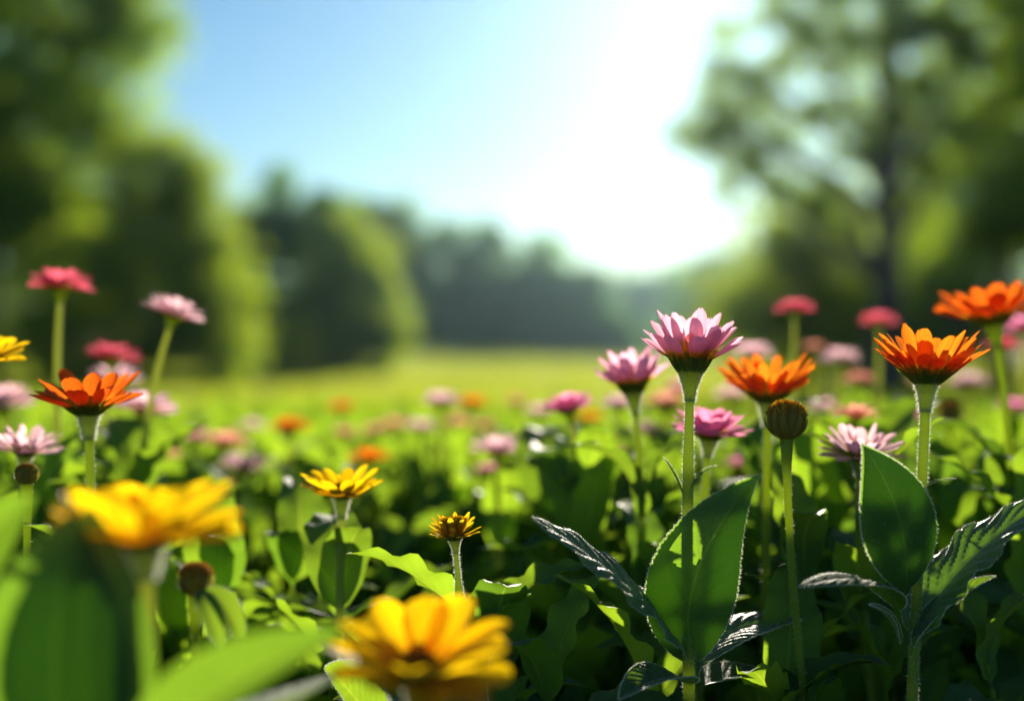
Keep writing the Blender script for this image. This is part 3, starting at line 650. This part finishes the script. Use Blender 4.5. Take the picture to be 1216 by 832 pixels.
# ------------------------------------------------------------------ the other blooms: (name, label, kind, material, neck x, neck y, depth, width, tilt, foot x, variant)
FL = [
 ('yellow_marigold', 'bright yellow marigold with a pale stem, left of the half open golden one', 'calen', 'yellow', 406, 590, 1.13, 100, (2, 6), 404, 7),
 ('pink_daisy', 'pink daisy just left of the sharp pink one, slightly out of focus and lower', 'pink', None, 752, 466, 1.22, 86, (-6, 0), 752, 8),
 ('pink_chrysanthemum', 'purplish pink bloom half hidden behind the stem of the sharp pink daisy', 'mum', 'magenta', 842, 520, 1.15, 100, (4, 6), 846, 2),
 ('orange_daisy', 'orange daisy directly above the round green bud', 'orange', 'orange', 912, 477, 1.18, 116, (0, 4), 925, 9),
 ('orange_daisy', 'large deep orange bloom highest of the orange ones, by the right border', 'fire', 'fire', 1180, 385, 1.30, 128, (-8, -4), 1190, 3),
 ('pink_daisy', 'pale pink daisy with open spiky petals behind the tip of an upright leaf', 'daisy', 'pink_pale', 1022, 545, 1.12, 104, (0, 10), 1025, 4),
 ('salmon_zinnia', 'dull salmon bloom peeping out over the spiky pale pink daisy', 'pom', 'salmon', 1016, 498, 1.36, 58, (0, 0), 1020, 1),
 ('red_zinnia', 'crimson flat topped bloom on a pale stem before the darkest tree', 'pom', 'rose', 72, 345, 1.40, 78, (4, 0), 74, 2),
 ('pink_zinnia', 'pale pink bloom nodding right on a slanted stem before the bushy tree', 'pom', 'pink_pale', 205, 377, 1.36, 78, (18, 0), 175, 3),
 ('orange_daisy', 'red orange star shaped daisy in front of pink blooms near the left edge', 'fire', 'fire', 105, 492, 1.09, 132, (-2, 0), 118, 4),
 ('pink_daisy', 'pale mauve daisy at the left edge above a small green bud', 'daisy', 'pink_pale', 30, 540, 1.17, 92, (6, 4), 34, 5),
 ('yellow_daisy', 'orange yellow bloom cut off by the left edge of the picture', 'calen', 'yellow', -22, 428, 1.14, 104, (14, 2), -26, 5),
 ('pink_zinnia', 'soft pink blurred bloom cut by the left border, under the yellow one', 'pom', 'pink_pale', 4, 485, 1.65, 70, (0, 12), 0, 6),
 ('red_zinnia', 'small crimson bloom directly above the red orange star shaped daisy', 'pom', 'rose', 133, 428, 1.62, 58, (8, 0), 135, 7),
 ('pink_zinnia', 'faint pink bloom between the small crimson one and the red orange daisy', 'pom', 'pink_pale', 138, 455, 1.8, 58, (0, 0), 140, 1),
 ('pink_zinnia', 'pale pink bloom right behind the red orange star shaped daisy', 'pom', 'pink_pale', 172, 492, 1.42, 84, (6, 0), 172, 2),
 ('pink_zinnia', 'pink lower bloom of a blurred pair right of the big yellow one', 'pom', 'pink_pale', 288, 558, 1.9, 56, (6, 0), 290, 4),
 ('salmon_zinnia', 'brownish upper bloom of a blurred pair right of the big yellow one', 'pom', 'salmon', 268, 530, 2.1, 52, (0, 0), 268, 5),
 ('orange_zinnia', 'soft orange blurred bloom, leftmost of three small orange ones on the lawn edge', 'pom', 'orange', 345, 512, 2.1, 46, (0, 0), 345, 1),
 ('orange_zinnia', 'tiny orange bloom, farthest out and highest of three before the lawn', 'pom', 'fire', 405, 487, 2.8, 30, (0, 0), 405, 2),
 ('orange_zinnia', 'orange blurred bloom right above the bright yellow marigold', 'pom', 'orange', 440, 548, 1.9, 48, (0, 0), 442, 3),
 ('pink_zinnia', 'pale pink blurred bloom touching a small orange one far out before the lawn', 'pom', 'pink_pale', 524, 480, 2.2, 44, (0, 0), 524, 5),
 ('orange_zinnia', 'small orange bloom touching the pale pink one far out before the lawn', 'pom', 'orange', 560, 482, 2.5, 34, (0, 0), 560, 6),
 ('pink_zinnia', 'round pale pink bloom on a straight stem above the half open golden marigold', 'pom', 'pink_pale', 592, 540, 1.55, 64, (0, 0), 597, 7),
 ('pink_zinnia', 'darker pink bloom hiding under the round pale pink one', 'pom', 'magenta', 580, 560, 1.9, 30, (0, 0), 580, 8),
 ('magenta_chrysanthemum', 'bright magenta bloom on a pale leaning stem left of the pink daisies', 'mum', 'magenta', 676, 490, 1.36, 70, (-10, 0), 700, 6),
 ('pink_zinnia', 'pale pink bloom touching the out of focus pink daisy from below left', 'pom', 'pink_pale', 735, 484, 1.9, 42, (0, 0), 735, 2),
 ('pink_zinnia', 'large soft pink blur below and right of the magenta bloom', 'pom', 'magenta', 712, 540, 1.75, 56, (0, 14), 715, 3),
 ('peach_zinnia', 'peach coloured blur between the two pink daisies', 'pom', 'salmon', 790, 482, 2.1, 46, (0, 0), 790, 4),
 ('pink_zinnia', 'round pink bloom just right of the sharp pink daisy head', 'pom', 'pink_pale', 893, 424, 1.9, 48, (0, 0), 895, 5),
 ('red_zinnia', 'rose red bloom high on a thick pale stem before the yellow green bush', 'pom', 'rose', 943, 372, 1.75, 46, (0, 0), 945, 6),
 ('red_zinnia', 'rose red bloom on the line of the bare dark trunk', 'pom', 'rose', 1044, 386, 2.1, 44, (0, 0), 1045, 7),
 ('pink_zinnia', 'soft pink bloom halfway between the orange daisies, above the lit leaves', 'pom', 'pink_pale', 998, 430, 2.0, 46, (0, 8), 998, 8),
 ('red_zinnia', 'rose bloom half hidden behind the highest orange bloom stem', 'pom', 'rose', 1190, 415, 1.7, 40, (0, 0), 1192, 9),
 ('pink_zinnia', 'pink bloom cut by the right border beside the highest orange bloom', 'pom', 'magenta', 1220, 395, 1.7, 56, (0, 0), 1222, 1),
 ('salmon_zinnia', 'faint brownish bloom low on the lawn edge behind the big yellow one', 'pom', 'salmon', 192, 545, 2.0, 44, (0, 0), 192, 2),
 ('pink_zinnia', 'faint pink bloom between the two orange ones nearest the dark trees', 'pom', 'pink_pale', 372, 535, 2.5, 34, (0, 0), 372, 3),
 ('salmon_zinnia', 'faint reddish bloom just under the farthest small orange one', 'pom', 'salmon', 408, 518, 2.6, 32, (0, 0), 408, 4),
 ('salmon_zinnia', 'faint salmon bloom alone before the lawn, left of the touching pair', 'pom', 'salmon', 470, 508, 2.8, 34, (0, 0), 470, 5),
 ('salmon_zinnia', 'faint salmon bloom just under the small orange one of the touching pair', 'pom', 'salmon', 545, 506, 3.0, 34, (0, 0), 545, 6),
 ('salmon_zinnia', 'faint salmon bloom far out between the touching pair and the magenta one', 'pom', 'salmon', 614, 480, 3.2, 28, (0, 0), 614, 7),
 ('pink_zinnia', 'faint pink bloom directly left of the magenta one', 'pom', 'pink_pale', 640, 492, 2.6, 32, (0, 0), 640, 8),
 ('orange_zinnia', 'small peach orange blur under the magenta bloom', 'pom', 'orange', 702, 500, 2.6, 32, (0, 0), 702, 9),
 ('salmon_zinnia', 'small reddish blur left of the soft pink bloom between the orange daisies', 'pom', 'salmon', 966, 415, 2.4, 26, (0, 0), 966, 1),
 ('salmon_zinnia', 'faint brown pink blur above the spiky pale pink daisy', 'pom', 'salmon', 1020, 455, 2.2, 36, (0, 0), 1020, 2),
]
random.seed(11)
for (nm, lab, kd, mt, px, py, d, w, tl, ft, va) in FL:
    if d > 1.5: d = 1.5 + (d - 1.5) * .55; w *= 1.14
    near = d < 1.3
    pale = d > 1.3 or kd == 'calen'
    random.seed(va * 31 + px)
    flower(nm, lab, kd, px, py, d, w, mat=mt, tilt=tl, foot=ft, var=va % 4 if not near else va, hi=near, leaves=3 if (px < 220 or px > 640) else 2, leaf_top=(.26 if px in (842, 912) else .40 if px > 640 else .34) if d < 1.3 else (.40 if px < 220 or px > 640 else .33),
           stem='stem_pale' if pale else 'stem', hairs=900 if near else 0, rs=.0034 if near else .0032)

FAR = {'pink_pale': ('pink_zinnia', 'small pale pink blurred bloom scattered among the leaves before the lawn', 'small pale pink blooms before the lawn',
                     [(500, 500, 2.1, 38), (625, 520, 1.9, 40), (770, 505, 1.8, 44), (868, 462, 2.0, 42), (978, 478, 1.9, 40), (300, 500, 2.2, 34), (1150, 448, 2.0, 46), (335, 545, 2.0, 36)]),
       'magenta': ('magenta_zinnia', 'small magenta pink blurred bloom scattered among the leaves before the lawn', 'small magenta blooms before the lawn',
                   [(660, 515, 1.8, 40), (808, 455, 2.1, 40), (1076, 486, 1.8, 42), (882, 545, 1.6, 40), (232, 512, 2.1, 38), (1206, 478, 1.8, 44)]),
       'salmon': ('salmon_zinnia', 'small salmon pink blurred bloom scattered among the leaves before the lawn', 'small salmon blooms before the lawn',
                  [(575, 500, 2.3, 34), (445, 505, 2.3, 34), (745, 530, 1.8, 36), (1100, 445, 2.1, 40)])}
for mt, (nm, lab, grp, spots) in FAR.items():
    for i, (px, py, d, w) in enumerate(spots):
        random.seed(px)
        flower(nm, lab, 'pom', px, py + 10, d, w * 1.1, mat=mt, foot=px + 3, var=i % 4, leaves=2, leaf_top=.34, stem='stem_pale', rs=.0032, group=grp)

# ------------------------------------------------------------------ leafy plants without blooms
random.seed(23)
STEMS = []
for k in range(3):
    mb = MB(); t = np.linspace(0, 1, 14); pts = np.stack([.02 * np.sin(t * 3 + k), .018 * np.sin(t * 2.4 + 2 * k) , t * .36], 1)
    tube(mb, pts, .0035 * (1.2 - .6 * t), 7, 0); STEMS.append((mb.mesh('stem', [MT['stem'], MT['hair']]), pts))
def leafy(name, label, x, y, h, group=None, pairs=4, sc=1.0, el=(25, 70)):
    root = thing(name, label, 'plant', (x, y, float(gz(x, y))), group); me, pts = random.choice(STEMS); s = h / .36
    link('stem', me, root, mw=Matrix.Diagonal((1, 1, s, 1)))
    az = random.uniform(0, 6.28)
    for i in range(pairs):
        p = pts[13 - 2 * i]; at = Vector((p[0], p[1], p[2] * s))
        for sg in (0, math.pi):
            add_leaf(root, at, az + sg + random.uniform(-.35, .35), R(random.uniform(*el)) * (1 - .15 * i), sc * random.uniform(.75, 1.2), random.uniform(-.35, .35))
        az += 1.4
    return root
LAB = [('leafy green plant with a glossy dark leaf pair left of the pink daisies', 728, 590, 1.36), ('leafy green plant behind the upright leaf under the round bud', 915, 540, 1.42),
       ('leafy green plant with a sunlit leaf tip between the two sharp leafy stems', 985, 660, 1.12), ('low leafy plant whose dark leaves fill the lower right corner', 1180, 775, 1.06),
       ('low leafy plant whose pointed leaf shows right of the yellow marigold in front', 590, 700, 1.08), ('low leafy plant with dark arching leaf at the bottom middle', 645, 800, 1.0),
       ('leafy plant standing behind the faded bud with withered sepals', 250, 690, 1.2), ('leafy plant low beside the stem of the bright yellow marigold', 340, 660, 1.25),
       ('low leafy plant under the long silvery leaf of the sharp pink daisy', 770, 800, 1.05), ('low leafy plant in deep shade at the foot of the sharp orange daisy', 960, 800, 1.05)]
for (lab, px, py, d) in LAB:
    p = P(px, py, d); leafy('leafy_plant', lab, p.x, p.y, max(.18, p.z - .03), pairs=5 if p.z > .3 else 3, sc=1.0)
TALL = [(668, 1.45), (700, 1.75), (800, 1.5), (872, 1.62), (960, 1.35), (985, 1.7), (1060, 1.5), (1110, 1.32), (1150, 1.7), (1200, 1.42), (60, 1.4), (150, 1.55), (20, 1.25), (215, 1.7), (300, 1.6), (1235, 1.2), (640, 1.9), (900, 1.95), (1040, 2.0), (1160, 2.1), (690, 1.3), (770, 1.75), (930, 1.5), (1010, 1.4), (1085, 1.75), (1180, 1.28), (110, 1.7), (190, 1.3), (1215, 1.8), (740, 2.1)]
for i, (px, d) in enumerate(TALL):
    top_py = 538 + (i * 37) % 50 + (25 if px < 600 else 0)
    p = P(px, top_py, d); leafy('leafy_plant', 'broad leaved green plant standing taller than the leaf mass around it', p.x, p.y, p.z - .075, 'tall broad leaved plants between the blooms', pairs=5, sc=1.3, el=(40, 78))
GRP = 'leafy plants crowding the flower bed'
cnt = 0; placed = []
while cnt < 105:
    y = random.uniform(1.2, 2.9); x = random.uniform(-1, 1) * (.40 * y + .12)
    if any((x - a) ** 2 + (y - b_) ** 2 < .012 for a, b_ in placed): continue
    placed.append((x, y)); cnt += 1
    hmax = .235 + .03 * min(1, max(0, (y - 1.2) / .6))
    px = 608 + x / y / F
    if px > 780: hmax += .055
    if px < 220 and y < 1.7: hmax -= .05
    leafy('leafy_plant', 'leafy green plant without a bloom in the blurred mass of the flower bed', x, y, hmax * random.uniform(.8, 1.06), GRP, sc=1.3 if y < 1.7 else 1.05)

# leaf mass of the bed beyond and below
mb = MB(); pm = MB(); leaf(pm, [(0, 0, 0), (.03, 0, .018), (.07, 0, .019), (.095, 0, .0)], (0, 0, 1), .020, 18, .1, 6, 4, rip=0, wave=.1, rnd=.5)
pv_, pf_, puv = pm.v[0], pm.q[0], pm.uv[0]
NL = 24000
ly = np.concatenate([rng.uniform(1.35, 6.2, NL - 5000), rng.uniform(1.0, 2.0, 5000)]); lx = rng.uniform(-1, 1, NL) * (.44 * ly + .15)
top_ = np.where(ly < 1.9, .13 + .18 * np.clip((ly - 1.1) / .8, 0, 1), .31 - .02 * np.maximum(ly - 2.2, 0)); lz = gz(lx, ly) + .03 + (top_ * (rng.uniform(0, 1, NL) ** .7)) + rng.normal(0, .015, NL) * (ly > 1.8)
az = rng.uniform(0, 6.283, NL); el = rng.normal(R(46), R(24), NL); ro = rng.normal(0, .4, NL); sc = rng.uniform(.6, 1.25, NL)
cx_ = np.stack([np.cos(az) * np.cos(el), np.sin(az) * np.cos(el), np.sin(el)], 1); cy0 = np.stack([-np.sin(az), np.cos(az), az * 0], 1); cz0 = np.cross(cx_, cy0)
cy_ = cy0 * np.cos(ro)[:, None] + cz0 * np.sin(ro)[:, None]; cz_ = np.cross(cx_, cy_)
Vv = (pv_[None, :, 0, None] * cx_[:, None] + pv_[None, :, 1, None] * cy_[:, None] + pv_[None, :, 2, None] * cz_[:, None]) * sc[:, None, None] + np.stack([lx, ly, lz], 1)[:, None]
mb.add(Vv.reshape(-1, 3), (pf_[None] + (np.arange(NL) * len(pv_))[:, None, None]).reshape(-1, 4), np.tile(puv, (NL, 1)), np.repeat(rng.uniform(0, 1, NL), len(pv_)))
bf = link('bed_foliage', mb.mesh('bed_foliage', MT['leaf_soft'])); bf['kind'] = 'stuff'; bf['label'] = 'thick mass of green leaves filling the flower bed'
